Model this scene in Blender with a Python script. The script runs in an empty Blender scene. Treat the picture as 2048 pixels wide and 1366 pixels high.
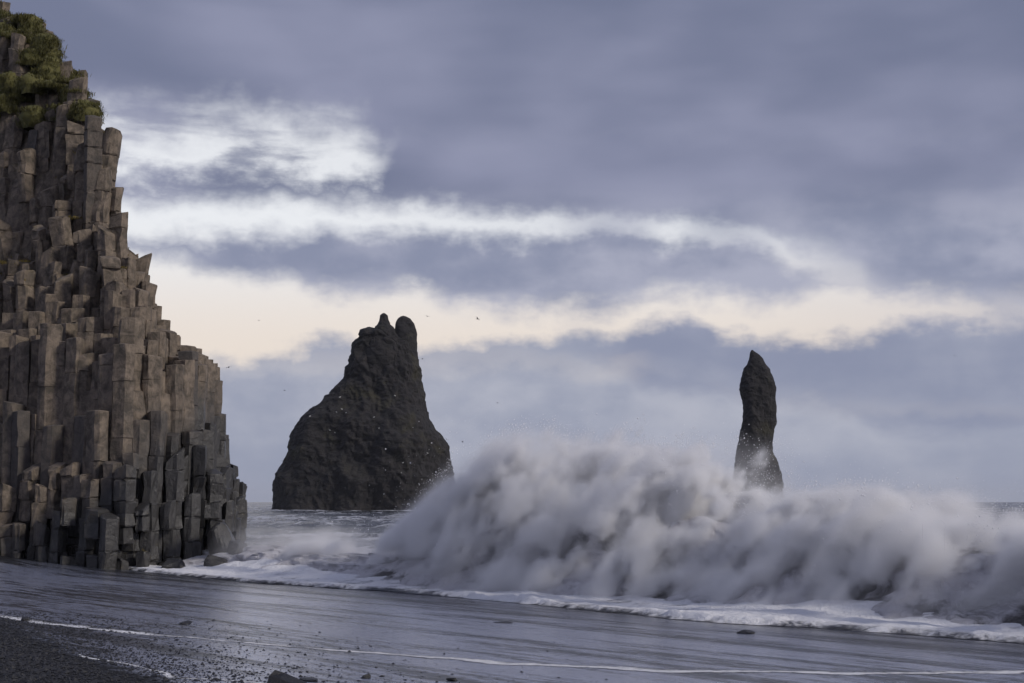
import bpy, math, random
import numpy as np
from math import radians as R

# ------------------------------------------------------------------ camera, sky, sun, exposure
scene = bpy.context.scene
F = 2048 * 50 / 36.0                       # focal length in photo pixels
PITCH = math.atan(320.0 / F)
CAMZ = 3.2
cd = bpy.data.cameras.new('camera'); cam = bpy.data.objects.new('camera', cd)
scene.collection.objects.link(cam); scene.camera = cam
cd.lens = 50; cd.sensor_width = 36; cd.clip_start = 0.1; cd.clip_end = 30000
cam.location = (0, 0, CAMZ); cam.rotation_euler = (math.pi / 2 + PITCH, 0, 0)

def ray(px, py):
    cx, cy = (px - 1024) / F, (683 - py) / F
    c, s = math.cos(PITCH), math.sin(PITCH)
    return np.array((cx, c - cy * s, s + cy * c))
def at(px, py, Y):
    r = ray(px, py); return r / r[1] * Y + np.array((0, 0, CAMZ))
def azel(px, py):
    r = ray(px, py); return math.atan2(r[0], r[1]), r[2] / math.hypot(r[0], r[1])

SUN_EL, SUN_AZ = 30.0, 118.0               # azimuth clockwise from +Y: behind the camera, to the right
sd = bpy.data.lights.new('sun', 'SUN'); so = bpy.data.objects.new('sun', sd)
scene.collection.objects.link(so)
sd.energy = 1.5; sd.angle = R(11); sd.color = (1.0, 0.93, 0.85)
so.rotation_euler = (R(90 - SUN_EL), 0, R(180 - SUN_AZ)); so.location = (20, -20, 30)

vs = scene.view_settings
vs.view_transform = 'Standard'; vs.look = 'None'; vs.exposure = 0.35; vs.gamma = 1.0
vs.use_curve_mapping = False
scene.render.engine = 'CYCLES'
cy = scene.cycles
cy.use_denoising = True
cy.max_bounces = 10; cy.diffuse_bounces = 2; cy.glossy_bounces = 2; cy.transmission_bounces = 2
cy.volume_bounces = 7; cy.transparent_max_bounces = 4
cy.volume_step_rate = 2.2; cy.use_adaptive_sampling = True; cy.adaptive_threshold = 0.025; cy.volume_max_steps = 256
cy.caustics_reflective = False; cy.caustics_refractive = False

def srgb(r, g, b):
    f = lambda c: (c / 255 / 12.92) if c / 255 <= 0.04045 else ((c / 255 + 0.055) / 1.055) ** 2.4
    return (f(r), f(g), f(b), 1.0)

class NT:
    """small node-tree helper"""
    def __init__(s, tree): s.t = tree; s.n = tree.nodes; s.l = tree.links
    def put(s, sock, v):
        if hasattr(v, 'is_output'): s.l.new(v, sock)
        elif v is not None: sock.default_value = v
    def node(s, typ, ins=(), **kw):
        n = s.n.new(typ)
        for k, v in kw.items(): setattr(n, k, v)
        for k, v in (ins.items() if isinstance(ins, dict) else enumerate(ins)): s.put(n.inputs[k], v)
        return n
    def m(s, op, a=None, b=None, c=None, clamp=False):
        return s.node('ShaderNodeMath', [a, b, c], operation=op, use_clamp=clamp).outputs[0]
    def vm(s, op, a=None, b=None): return s.node('ShaderNodeVectorMath', [a, b], operation=op).outputs[0]
    def mix(s, f, a, b, blend='MIX'):
        n = s.n.new('ShaderNodeMix'); n.data_type = 'RGBA'; n.blend_type = blend
        s.put(n.inputs[0], f); s.put(n.inputs[6], a); s.put(n.inputs[7], b); return n.outputs[2]
    def ss(s, v, lo, hi, a=0.0, b=1.0):
        n = s.n.new('ShaderNodeMapRange'); n.interpolation_type = 'SMOOTHSTEP'
        for i, q in enumerate((v, lo, hi, a, b)): s.put(n.inputs[i], q)
        return n.outputs[0]
    def noise(s, vec, scale, detail=4, rough=0.55, dist=0.0, out=0):
        n = s.node('ShaderNodeTexNoise', {'Vector': vec, 'Scale': scale, 'Detail': detail, 'Roughness': rough, 'Distortion': dist})
        return n.outputs[out]
    def curve(s, x, pts):
        n = s.n.new('ShaderNodeFloatCurve'); cm = n.mapping.curves[0]
        while len(cm.points) > 2: cm.points.remove(cm.points[-1])
        cm.points[0].location = pts[0]; cm.points[1].location = pts[-1]
        for p in pts[1:-1]: cm.points.new(*p)
        for p in cm.points: p.handle_type = 'AUTO_CLAMPED'
        n.mapping.update(); s.put(n.inputs['Value'], x); return n.outputs[0]

# ---- sky: clear-sky texture behind decks of cloud laid out by azimuth and elevation
world = bpy.data.worlds.new('World'); scene.world = world; world.use_nodes = True
W = NT(world.node_tree); W.n.clear()
sky = W.node('ShaderNodeTexSky', sky_type='NISHITA'); sky.sun_disc = False
sky.sun_elevation = R(SUN_EL); sky.sun_rotation = R(SUN_AZ)
gen = W.node('ShaderNodeTexCoord').outputs['Generated']
sep = W.node('ShaderNodeSeparateXYZ', [gen])
X, Y, Z = sep.outputs
az = W.m('ARCTAN2', X, Y)
hyp = W.m('SQRT', W.m('ADD', W.m('MULTIPLY', X, X), W.m('MULTIPLY', Y, Y)))
el = W.m('DIVIDE', Z, W.m('MAXIMUM', hyp, 0.001))
azn = W.m('ADD', W.m('MULTIPLY', az, 0.5), 0.5, clamp=True)      # az -1..1 -> 0..1
sv = W.vm('MULTIPLY', gen, (1.0, 1.0, 2.6))
def cnoise(scale, detail=5, rough=0.55, dist=0.0, off=(0, 0, 0), st=(1, 1, 1)):
    v = W.vm('ADD', W.vm('MULTIPLY', sv, st), off)
    return W.m('SUBTRACT', W.noise(v, scale, detail, rough, dist), 0.5)
def edge(pts):
    q = []
    for px, py in pts:
        if px is None: continue
        a, e = azel(px, py); q.append((a * 0.5 + 0.5, e * 2.0))
    return W.m('MULTIPLY', W.curve(azn, sorted(q)), 0.5)
n_big = cnoise(4.0, 2, 0.45, 0.2, st=(1, 1, 0.9))
n_mid = cnoise(20.0, 5, 0.55, 0.15, (3.1, 1.7, 0.4))
n_fin = cnoise(70.0, 6, 0.62, 0.2, (7.1, 2.2, 5.5))
n_wis = cnoise(13.0, 5, 0.5, 0.25, (1.3, 6.1, 2.2), (1, 1, 1.7))
n_soft = cnoise(9.0, 2, 0.5, 0.2, (2.9, 0.2, 8.1))
n_puf = W.m('SUBTRACT', W.noise(W.vm('MULTIPLY', gen, (1, 1, 1.25)), 42.0, 6, 0.55, 0.1), 0.5)
def gap(lo, hi, w_lo, w_hi, amp):
    nz = W.m('ADD', W.m('ADD', W.m('MULTIPLY', n_mid, amp * 0.8), W.m('MULTIPLY', n_fin, amp * 0.35)), W.m('MULTIPLY', n_puf, amp * 1.3))
    a = W.ss(W.m('ADD', W.m('SUBTRACT', el, edge(lo)), nz), -w_lo, w_lo)
    b = W.ss(W.m('SUBTRACT', W.m('SUBTRACT', edge(hi), el), nz), -w_hi, w_hi)
    return W.m('MULTIPLY', a, b)
g1 = gap([(-700, 300), (0, 330), (200, 348), (300, 356), (400, 350), (500, 346), (620, 352), (740, 366), (775, 330), (830, 250), (2100, 250)],
         [(-700, 310), (0, 260), (200, 232), (300, 240), (400, 235), (560, 240), (650, 248), (715, 262), (745, 290), (775, 330), (830, 330), (2100, 330)],
         0.016, 0.030, 0.036)
g1 = W.m('MULTIPLY', g1, W.ss(W.m('ADD', n_wis, W.m('MULTIPLY', n_fin, 0.25)), -0.22, 0.08, 0.18, 0.97))
g2 = gap([(-700, 470), (100, 488), (300, 474), (430, 474), (560, 470), (700, 463), (850, 468), (980, 472), (1090, 476), (1150, 464), (1230, 452), (1290, 462), (1340, 488), (1400, 470), (1450, 470), (1520, 490), (1580, 530), (1640, 556), (1720, 600), (2100, 640)],
         [(-700, 465), (100, 400), (260, 404), (400, 404), (540, 400), (640, 402), (760, 412), (900, 420), (1050, 433), (1200, 443), (1330, 444), (1450, 458), (1540, 476), (1640, 500), (1720, 530), (1760, 575), (1850, 590), (2100, 595)],
         0.011, 0.013, 0.020)
g2 = W.m('MULTIPLY', g2, W.ss(az, 0.16, 0.235, 1.0, 0.42))
g3 = gap([(-900, 760), (-300, 735), (200, 730), (480, 722), (560, 714), (600, 704), (655, 676), (690, 690), (740, 702), (830, 706), (920, 698), (1000, 688), (1090, 680), (1150, 664), (1230, 668), (1300, 648), (1380, 634), (1430, 664), (1530, 676), (1600, 684), (1700, 676), (1760, 664), (1800, 650), (1860, 640), (1960, 636), (2010, 628), (2100, 640), (2600, 660)],
         [(-900, 755), (-300, 600), (200, 500), (340, 512), (430, 545), (500, 552), (560, 556), (610, 580), (680, 592), (740, 586), (800, 580), (870, 596), (940, 614), (1050, 618), (1180, 622), (1250, 606), (1320, 588), (1440, 584), (1540, 604), (1590, 596), (1650, 570), (1700, 560), (1760, 588), (1880, 590), (1960, 600), (2010, 622), (2100, 660), (2600, 690)],
         0.010, 0.013, 0.022)
g3 = W.m('MULTIPLY', g3, W.ss(az, 0.10, 0.33, 1.0, 0.80))
# small warm rifts low over the sea
g4 = gap([(-900, 790), (200, 760), (480, 736), (900, 730), (1010, 722), (1170, 746), (1220, 748), (1280, 742), (1320, 720), (1500, 790), (2100, 820)],
         [(-900, 770), (200, 745), (480, 722), (900, 716), (1010, 712), (1170, 734), (1220, 726), (1280, 728), (1320, 740), (1500, 800), (2100, 830)],
         0.012, 0.012, 0.018)
g4 = W.m('MULTIPLY', g4, 0.35)
gaps = W.m('MAXIMUM', W.m('MAXIMUM', g1, g2), W.m('MAXIMUM', g3, g4))
# cloud colour
K = 10.0 / 2 ** 0.35
def col10(r, g, b):
    c = srgb(r, g, b); return (c[0] * K, c[1] * K, c[2] * K, 1)
hi_deck = W.mix(W.ss(W.m('ADD', W.m('ADD', n_big, W.m('MULTIPLY', n_soft, 0.45)), W.m('MULTIPLY', n_mid, 0.10)), -0.20, 0.24), col10(115, 122, 148), col10(146, 150, 175))
puff = W.m('ADD', W.m('ADD', W.m('MULTIPLY', n_mid, 0.35), W.m('MULTIPLY', n_soft, 0.9)), W.m('MULTIPLY', n_puf, 0.35))
mid_deck = W.mix(W.ss(puff, -0.22, 0.22), col10(137, 144, 168), col10(170, 173, 192))
lo_deck = W.mix(W.ss(puff, -0.26, 0.24), col10(152, 158, 178), col10(178, 181, 195))
bank = gap([(-900, 700), (1100, 700), (1230, 735), (1290, 770), (1400, 790), (1520, 806), (1690, 822), (1740, 852), (1850, 872), (1960, 862), (2100, 850), (2600, 820)],
           [(-900, 720), (1100, 720), (1230, 700), (1290, 640), (1400, 600), (2100, 560), (2600, 560)], 0.007, 0.012, 0.020)
lo_deck = W.mix(W.m('MULTIPLY', bank, W.ss(puff, -0.35, 0.35, 1.0, 0.55)), lo_deck, col10(138, 145, 169))
cloud = W.mix(W.ss(el, 0.105, 0.135), lo_deck, mid_deck)
cloud = W.mix(W.ss(el, 0.175, 0.235), cloud, hi_deck)
cloud = W.mix(W.ss(el, 0.05, 0.0, 0, 0.6), cloud, col10(148, 154, 175))
warm = W.mix(W.ss(el, 0.10, 0.20), col10(238, 224, 212), col10(240, 241, 244))
clear = W.mix(0.92, sky.outputs[0], warm)
skyc = W.mix(gaps, cloud, clear)
skyc = W.mix(W.ss(el, -0.002, -0.02), skyc, col10(60, 63, 70))      # below the horizon
bg = W.node('ShaderNodeBackground', [skyc, 0.1])
W.l.new(bg.outputs[0], W.node('ShaderNodeOutputWorld').inputs[0])

# ------------------------------------------------------------------ helpers
rng = np.random.default_rng(7)
random.seed(7)
def hash3(ix, iy, iz, seed):
    h = (ix.astype(np.int64) * 374761393 + iy.astype(np.int64) * 668265263 + iz.astype(np.int64) * 2147483647 + seed * 1274126177) & 0xffffffff
    h = ((h ^ (h >> 13)) * 1274126177) & 0xffffffff
    h = ((h ^ (h >> 16)) * 2246822519) & 0xffffffff
    return ((h ^ (h >> 15)) & 0xffffff).astype(np.float32) / float(0xffffff)
def vnoise(x, y, z, seed=0):
    x, y, z = np.broadcast_arrays(np.asarray(x, np.float32), np.asarray(y, np.float32), np.asarray(z, np.float32))
    ix, iy, iz = np.floor(x), np.floor(y), np.floor(z)
    fx, fy, fz = x - ix, y - iy, z - iz
    u, v, w = (q * q * q * (q * (q * 6 - 15) + 10) for q in (fx, fy, fz))
    ix, iy, iz = ix.astype(np.int64), iy.astype(np.int64), iz.astype(np.int64)
    def c(a, b, d): return hash3(ix + a, iy + b, iz + d, seed)
    x00 = c(0,0,0) * (1 - u) + c(1,0,0) * u; x10 = c(0,1,0) * (1 - u) + c(1,1,0) * u
    x01 = c(0,0,1) * (1 - u) + c(1,0,1) * u; x11 = c(0,1,1) * (1 - u) + c(1,1,1) * u
    return ((x00 * (1 - v) + x10 * v) * (1 - w) + (x01 * (1 - v) + x11 * v) * w) * 2 - 1
def fbm(x, y, z, octv=4, seed=0, gain=0.5, ridged=False):
    t, a, n = 0.0, 1.0, 0.0
    for k in range(octv):
        f = 2.03 ** k
        q = vnoise(np.asarray(x) * f + 13.7 * k, np.asarray(y) * f - 7.3 * k, np.asarray(z) * f + 3.1 * k, seed + k)
        if ridged: q = 1 - 2 * np.abs(q)
        t = t + a * q; n += a; a *= gain
    return t / n
def sstep(v, lo, hi):
    t = np.clip((np.asarray(v, float) - lo) / (hi - lo), 0, 1); return t * t * (3 - 2 * t)

C = scene.collection
def tag(o, label=None, cat=None, group=None, kind=None):
    for k, v in (('label', label), ('category', cat), ('group', group), ('kind', kind)):
        if v: o[k] = v
    return o
def make_mesh(name, V, Fc, smooth=False):
    me = bpy.data.meshes.new(name)
    V = np.ascontiguousarray(V, np.float32)
    if isinstance(Fc, np.ndarray):
        n, k = Fc.shape
        me.vertices.add(len(V)); me.vertices.foreach_set('co', V.ravel())
        me.loops.add(n * k); me.loops.foreach_set('vertex_index', Fc.astype(np.int32).ravel())
        me.polygons.add(n); me.polygons.foreach_set('loop_start', np.arange(0, n * k, k, dtype=np.int32))
        me.update(calc_edges=True); me.validate()
    else:
        me.from_pydata([tuple(map(float, v)) for v in V], [], Fc)
        me.update()
    me.polygons.foreach_set('use_smooth', np.full(len(me.polygons), smooth, bool))
    return me
def obj(name, V, Fc, mat, parent=None, smooth=False, loc=None):
    V = np.asarray(V, float)
    if loc is not None: V = V - np.asarray(loc)
    me = make_mesh(name, V, Fc, smooth)
    if mat: me.materials.append(mat)
    o = bpy.data.objects.new(name, me); C.objects.link(o)
    if loc is not None: o.location = loc
    if parent: o.parent = parent
    return o
def empty(name, loc=(0, 0, 0), rz=0.0):
    o = bpy.data.objects.new(name, None); C.objects.link(o); o.location = loc; o.rotation_euler.z = rz
    o.empty_display_size = 0.3
    return o
def gridfaces(nu, nv, wrap=False):
    i = np.arange(nu - 1)[:, None]; j = np.arange(nv if wrap else nv - 1)[None, :]
    j2 = (j + 1) % nv
    a = i * nv + j; b = i * nv + j2; c = (i + 1) * nv + j2; d = (i + 1) * nv + j
    return np.stack([np.broadcast_to(q, a.shape).ravel() for q in (a, b, c, d)], 1)
def set_attr(me, name, val):
    a = me.attributes.new(name, 'FLOAT', 'POINT'); a.data.foreach_set('value', np.ascontiguousarray(val, np.float32).ravel())
def material(name):
    m = bpy.data.materials.new(name); m.use_nodes = True
    t = NT(m.node_tree); t.n.clear()
    out = t.node('ShaderNodeOutputMaterial')
    b = t.node('ShaderNodeBsdfPrincipled'); t.l.new(b.outputs[0], out.inputs[0])
    return m, t, b
def attr(t, name): return t.node('ShaderNodeAttribute', attribute_name=name).outputs['Fac']
def geo_pos(t): return t.node('ShaderNodeNewGeometry').outputs['Position']
def bump(t, b, h, strength, dist, normal=None):
    n = t.node('ShaderNodeBump', {'Strength': strength, 'Distance': dist, 'Height': h})
    if normal: t.l.new(normal, n.inputs['Normal'])
    t.l.new(n.outputs[0], b.inputs['Normal']); return n.outputs[0]

# ------------------------------------------------------------------ shore frame: u along the shore, p inland
A = np.array((-17.5, 64.0)); T = np.array((0.656, -0.755)); N = np.array((-0.755, -0.656))
def up(x, y):
    dx, dy = np.asarray(x) - A[0], np.asarray(y) - A[1]
    return dx * T[0] + dy * T[1], dx * N[0] + dy * N[1]
def xy(u, p): return A[0] + u * T[0] + p * N[0], A[1] + u * T[1] + p * N[1]
GRAVEL_PX = [(-160, 1200), (0, 1236), (50, 1250), (110, 1280), (170, 1306), (250, 1332), (330, 1352), (380, 1372), (440, 1420), (520, 1600)]
def beach_base(x, y):
    u, p = up(x, y)
    z = np.where(p > 0, 0.10 + 0.045 * p, 0.10 + 0.06 * p)
    z = np.where(p > 20, 1.0 + 0.025 * (p - 20), z)
    z = z + 0.60 * np.exp(-((np.asarray(x) + 27) ** 2 + (np.asarray(y) - 68) ** 2) / 50.0)
    return np.maximum(z, -4.0)
def ground(px, py, fn=None):
    fn = fn or beach_base
    r = ray(px, py); t = (CAMZ - 0.7) / max(-r[2], 1e-4)
    for _ in range(40):
        q = r * t; z = float(fn(q[0], q[1])); t = t * 0.5 + 0.5 * (CAMZ - z) / max(-r[2], 1e-4)
    q = r * t; return np.array((q[0], q[1], float(fn(q[0], q[1]))))
GRAVEL = np.array([ground(*p)[:2] for p in GRAVEL_PX])
def polydist(x, y, P):
    """signed distance to an open polyline, positive on its left"""
    x, y = np.asarray(x, float), np.asarray(y, float)
    best = np.full(x.shape, 1e9); sgn = np.ones(x.shape)
    for a, b in zip(P[:-1], P[1:]):
        d = b - a; L = d @ d
        t = np.clip(((x - a[0]) * d[0] + (y - a[1]) * d[1]) / L, 0, 1)
        ex, ey = x - a[0] - t * d[0], y - a[1] - t * d[1]
        dd = np.hypot(ex, ey); cr = d[0] * ey - d[1] * ex
        m = dd < best; best = np.where(m, dd, best); sgn = np.where(m, np.sign(cr), sgn)
    return best * sgn
def gravel_d(x, y):            # positive on the gravel bank
    return -polydist(x, y, GRAVEL)
def beach_z(x, y):
    z = beach_base(x, y)
    g = gravel_d(x, y) if np.ndim(x) else float(gravel_d(np.array([x]), np.array([y]))[0])
    z = z + 0.10 * sstep(g, -0.1, 1.6) + 0.12 * sstep(g, 1.5, 6)
    z = z + 0.012 * fbm(np.asarray(x) * 0.5, np.asarray(y) * 0.5, 0.0, 3, 21)
    return z

# ------------------------------------------------------------------ materials
# black volcanic sand, wet below the gravel bank
M_beach, t, b = material('black sand')
pos = geo_pos(t); gv = attr(t, 'gravel'); pin = attr(t, 'inland')
shore = t.node('ShaderNodeVectorRotate', {'Vector': pos, 'Angle': math.atan2(0.755, 0.656)}, rotation_type='Z_AXIS').outputs[0]
streak = t.noise(t.vm('MULTIPLY', shore, (0.10, 0.9, 1)), 1.0, 5, 0.6, 0.4)
strk2 = t.noise(t.vm('MULTIPLY', shore, (0.5, 4.5, 1)), 1.0, 4, 0.6, 0.2)
grain = t.noise(pos, 60.0, 3, 0.7)
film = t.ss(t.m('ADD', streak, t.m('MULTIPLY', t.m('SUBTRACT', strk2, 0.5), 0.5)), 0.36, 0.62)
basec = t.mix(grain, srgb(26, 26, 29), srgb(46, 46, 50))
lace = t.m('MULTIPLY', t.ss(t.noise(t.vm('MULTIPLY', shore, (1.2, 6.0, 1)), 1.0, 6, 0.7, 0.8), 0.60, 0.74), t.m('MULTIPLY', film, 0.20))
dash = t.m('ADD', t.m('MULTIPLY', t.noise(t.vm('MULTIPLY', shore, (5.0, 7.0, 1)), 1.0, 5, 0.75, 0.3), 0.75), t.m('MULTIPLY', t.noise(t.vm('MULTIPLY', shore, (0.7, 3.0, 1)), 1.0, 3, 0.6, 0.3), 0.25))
silt_sheen = t.m('MULTIPLY', t.ss(t.m('ADD', t.m('MULTIPLY', dash, 0.8), t.m('MULTIPLY', film, 0.24)), 0.36, 0.64), t.ss(pin, 0.5, 7.0, 0.30, 1.0))
basec = t.mix(t.m('MULTIPLY', silt_sheen, 0.88), basec, srgb(156, 162, 183))  # pale foamy film, also painting the sky's sheen on wet sand into the colour
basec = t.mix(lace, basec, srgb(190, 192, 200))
dry = t.mix(t.noise(pos, 14.0, 4, 0.7), srgb(16, 16, 18), srgb(34, 34, 37))
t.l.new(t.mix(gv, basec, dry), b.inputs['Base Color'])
rough = t.m('ADD', t.m('MULTIPLY', t.m('SUBTRACT', 1.0, film), 0.14), 0.16)
t.l.new(t.m('MAXIMUM', rough, t.m('MULTIPLY', gv, 0.85)), b.inputs['Roughness'])
b.inputs['IOR'].default_value = 1.36
rip = t.m('ADD', dash, t.noise(t.vm('MULTIPLY', shore, (3.0, 9.0, 1)), 1.0, 5, 0.65, 0.3))
bump(t, b, t.m('ADD', rip, t.m('MULTIPLY', grain, 0.25)), t.m('MULTIPLY_ADD', gv, 0.5, t.m('MULTIPLY_ADD', film, -0.08, 0.30)), 0.03)

# basalt: warm grey-brown, black and wet towards the tide line
M_rock, t, b = material('basalt')
pos = geo_pos(t); sz = t.node('ShaderNodeSeparateXYZ', [pos]).outputs
n1 = t.noise(pos, 0.35, 4, 0.6); n2 = t.noise(pos, 2.2, 5, 0.65, 0.5); n3 = t.noise(t.vm('MULTIPLY', pos, (1, 1, 0.25)), 9.0, 4, 0.65)
oi = t.node('ShaderNodeObjectInfo').outputs['Random']
dryc = t.mix(t.ss(n2, 0.30, 0.70), srgb(82, 75, 66), srgb(139, 125, 110))
dryc = t.mix(t.m('MULTIPLY', t.ss(oi, 0.55, 0.95), 0.7), dryc, srgb(72, 70, 70))
dryc = t.mix(t.m('MULTIPLY', t.ss(n3, 0.52, 0.68), 0.35), dryc, srgb(62, 56, 52))
# spray keeps the seaward corner (towards +X) and the foot wet
wetv = t.m('ADD', t.m('MULTIPLY', t.m('ADD', sz[0], 18.2), 0.20), t.m('MULTIPLY', t.m('SUBTRACT', 5.4, sz[2]), 0.22))
wet = t.ss(t.m('ADD', wetv, t.m('MULTIPLY', t.m('SUBTRACT', n1, 0.5), 1.6)), -0.45, 0.45)
wetc = t.mix(n2, srgb(36, 36, 37), srgb(72, 70, 68))
colr = t.mix(wet, dryc, wetc)
lich = t.m('MULTIPLY', t.ss(t.noise(pos, 3.0, 6, 0.75, 0.6), 0.60, 0.72), t.ss(sz[2], 6.0, 2.0))
colr = t.mix(t.m('MULTIPLY', lich, 0.65), colr, srgb(122, 108, 66))
moss = t.m('MULTIPLY', t.m('MULTIPLY', t.ss(t.noise(pos, 1.1, 6, 0.7, 0.4), 0.55, 0.70), t.ss(sz[2], 12.5, 15.0)), t.ss(t.node('ShaderNodeSeparateXYZ', [t.node('ShaderNodeNewGeometry').outputs['Normal']]).outputs[2], 0.0, 0.6))
colr = t.mix(t.m('MULTIPLY', moss, 0.8), colr, srgb(118, 106, 62))
t.l.new(colr, b.inputs['Base Color'])
t.l.new(t.m('SUBTRACT', 0.88, t.m('MULTIPLY', wet, t.m('ADD', 0.28, t.m('MULTIPLY', n2, 0.5)))), b.inputs['Roughness'])
bump(t, b, t.m('ADD', t.m('ADD', n2, t.m('MULTIPLY', n3, 0.4)), t.m('MULTIPLY', t.noise(pos, 24.0, 4, 0.7), 0.25)), 0.8, 0.10)

M_stack, t, b = material('dark stack rock')
pos = geo_pos(t); sz = t.node('ShaderNodeSeparateXYZ', [pos]).outputs
n1 = t.noise(pos, 0.09, 5, 0.65, 0.5); n2 = t.noise(pos, 0.45, 5, 0.7)
c = t.mix(t.ss(n2, 0.3, 0.7), srgb(25, 25, 27), srgb(46, 43, 44))
c = t.mix(t.m('MULTIPLY', t.ss(n1, 0.52, 0.66), t.m('MULTIPLY', t.ss(sz[2], 8, 18), 0.6)), c, srgb(66, 63, 46))
t.l.new(c, b.inputs['Base Color']); b.inputs['Roughness'].default_value = 0.9
bump(t, b, t.m('ADD', n2, t.m('MULTIPLY', t.noise(pos, 1.8, 4, 0.7), 0.5)), 0.6, 1.0)

M_sea, t, b = material('grey sea water')
pos = geo_pos(t); fo = attr(t, 'foam')
fn = t.noise(t.vm('MULTIPLY', pos, (0.8, 0.5, 1)), 1.0, 7, 0.72, 0.8)
fmask = t.ss(t.m('ADD', fn, t.m('MULTIPLY', fo, 0.55)), 0.66, 0.86)
t.l.new(t.mix(fmask, srgb(62, 66, 72), srgb(205, 207, 214)), b.inputs['Base Color'])
t.l.new(t.m('ADD', 0.22, t.m('MULTIPLY', fmask, 0.5)), b.inputs['Roughness']); b.inputs['IOR'].default_value = 1.33
bump(t, b, t.m('ADD', t.noise(pos, 0.9, 6, 0.65, 0.3), t.m('MULTIPLY', fmask, 0.2)), 0.7, 0.5)

M_foam, t, b = material('sea foam')
pos = geo_pos(t); fo = attr(t, 'cover')
fn = t.noise(t.vm('MULTIPLY', pos, (1, 1, 1)), 2.2, 7, 0.72, 0.9)
vo = t.node('ShaderNodeTexVoronoi', {'Vector': pos, 'Scale': 5.0}, feature='DISTANCE_TO_EDGE').outputs['Distance']
fm = t.ss(t.m('ADD', fn, t.m('MULTIPLY', t.m('SUBTRACT', fo, 0.5), 0.9)), 0.33, 0.52)
t.l.new(t.mix(fm, srgb(112, 114, 122), t.mix(t.noise(pos, 0.8, 3), srgb(232, 234, 240), srgb(244, 242, 240))), b.inputs['Base Color'])
t.l.new(t.m('ADD', 0.25, t.m('MULTIPLY', fm, 0.5)), b.inputs['Roughness'])
t.l.new(t.ss(t.m('ADD', t.m('MULTIPLY', t.noise(pos, 6.0, 5, 0.7), 0.6), fo), 0.42, 0.95), b.inputs['Alpha'])
bump(t, b, t.m('ADD', t.noise(pos, 7.0, 6, 0.7, 0.5), t.m('MULTIPLY', vo, -0.4)), 0.9, 0.08)

M_wave, t, b = material('churned breaker water')
pos = geo_pos(t); fo = attr(t, 'cover')
fn = t.noise(pos, 0.8, 8, 0.72, 1.0)
fm = t.ss(t.m('ADD', fn, t.m('MULTIPLY', t.m('SUBTRACT', fo, 0.5), 0.7)), 0.42, 0.66)
t.l.new(t.mix(fm, srgb(104, 101, 100), srgb(224, 222, 226)), b.inputs['Base Color'])
t.l.new(t.m('ADD', 0.4, t.m('MULTIPLY', fm, 0.4)), b.inputs['Roughness'])
bump(t, b, t.noise(pos, 3.5, 7, 0.75, 0.6), 1.0, 0.25)

def simple(name, c, rough=0.8, var=None, scale=6.0, bmp=0.0):
    m, t, b = material(name); pos = geo_pos(t)
    if var: t.l.new(t.mix(t.noise(pos, scale, 5, 0.65), c, var), b.inputs['Base Color'])
    else: b.inputs['Base Color'].default_value = c
    b.inputs['Roughness'].default_value = rough
    if bmp: bump(t, b, t.noise(pos, scale * 3, 5, 0.7), 0.8, bmp)
    return m
M_pebble = simple('black pebble', srgb(20, 20, 22), 0.55, srgb(52, 52, 56), 17.0, 0.01)
M_stone = simple('wet black stone', srgb(22, 22, 24), 0.38, srgb(50, 49, 50), 5.0, 0.03)
M_grass = simple('cliff grass', srgb(68, 74, 38), 0.85, srgb(114, 106, 58), 1.6, 0.06)
M_moss = simple('yellow moss', srgb(92, 82, 40), 0.9, srgb(128, 112, 60), 3.0)
M_bird = simple('dark plumage', srgb(58, 56, 58), 0.8)
M_white = simple('white plumage', srgb(225, 225, 222), 0.7)
M_drop = simple('spray drops', srgb(232, 232, 236), 0.5)

# ------------------------------------------------------------------ beach
gx = np.arange(-62, 46.01, 0.27); gy = np.arange(-20, 112.01, 0.27)
BX, BY = np.meshgrid(gx, gy, indexing='ij')
BZ = beach_z(BX.ravel(), BY.ravel()).reshape(BX.shape)
gd = gravel_d(BX.ravel(), BY.ravel())
gd_n = gd + 0.35 * fbm(BX.ravel() * 1.5, BY.ravel() * 1.5, 0.0, 3, 5)
beach = obj('beach', np.stack([BX.ravel(), BY.ravel(), BZ.ravel()], 1), gridfaces(len(gx), len(gy)), M_beach, smooth=True)
u_, p_ = up(BX.ravel(), BY.ravel())
bank = np.exp(-((BX.ravel() + 27) ** 2 + (BY.ravel() - 69) ** 2) / 40.0)
set_attr(beach.data, 'gravel', np.maximum(sstep(gd_n, -0.05, 0.25), sstep(bank, 0.25, 0.5)))
set_attr(beach.data, 'inland', p_)
tag(beach, 'wet black volcanic sand beach sloping into the surf', None, None, 'structure')

# ------------------------------------------------------------------ sea
ang = np.linspace(R(-62), R(62), 620); rr = np.concatenate([np.geomspace(24, 700, 520), np.geomspace(720, 9000, 45)])
RR, AN = np.meshgrid(rr, ang, indexing='ij')
SX, SY = (RR * np.sin(AN)).ravel(), (RR * np.cos(AN)).ravel()
su, sp = up(SX, SY); r_ = RR.ravel()
damp = sstep(-sp, 2, 26)
w1 = fbm(sp / 26.0, su / 60.0, 0.3, 2, 40, ridged=True)
w2 = fbm(SX / 9.0, SY / 6.0, 0.7, 4, 44, ridged=True)
w3 = fbm(SX / 2.6, SY / 1.9, 0.1, 3, 48)
fade = 1 - sstep(r_, 900, 4000)
SZ = damp * fade * (0.55 * w1 + 0.55 * w2 + 0.14 * w3 * (1 - sstep(r_, 150, 400))) - 0.02
SZ = np.where(r_ > 4000, 0.0, SZ)
sea = obj('sea', np.stack([SX, SY, SZ], 1), gridfaces(len(rr), len(ang)), M_sea, smooth=True)
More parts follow.
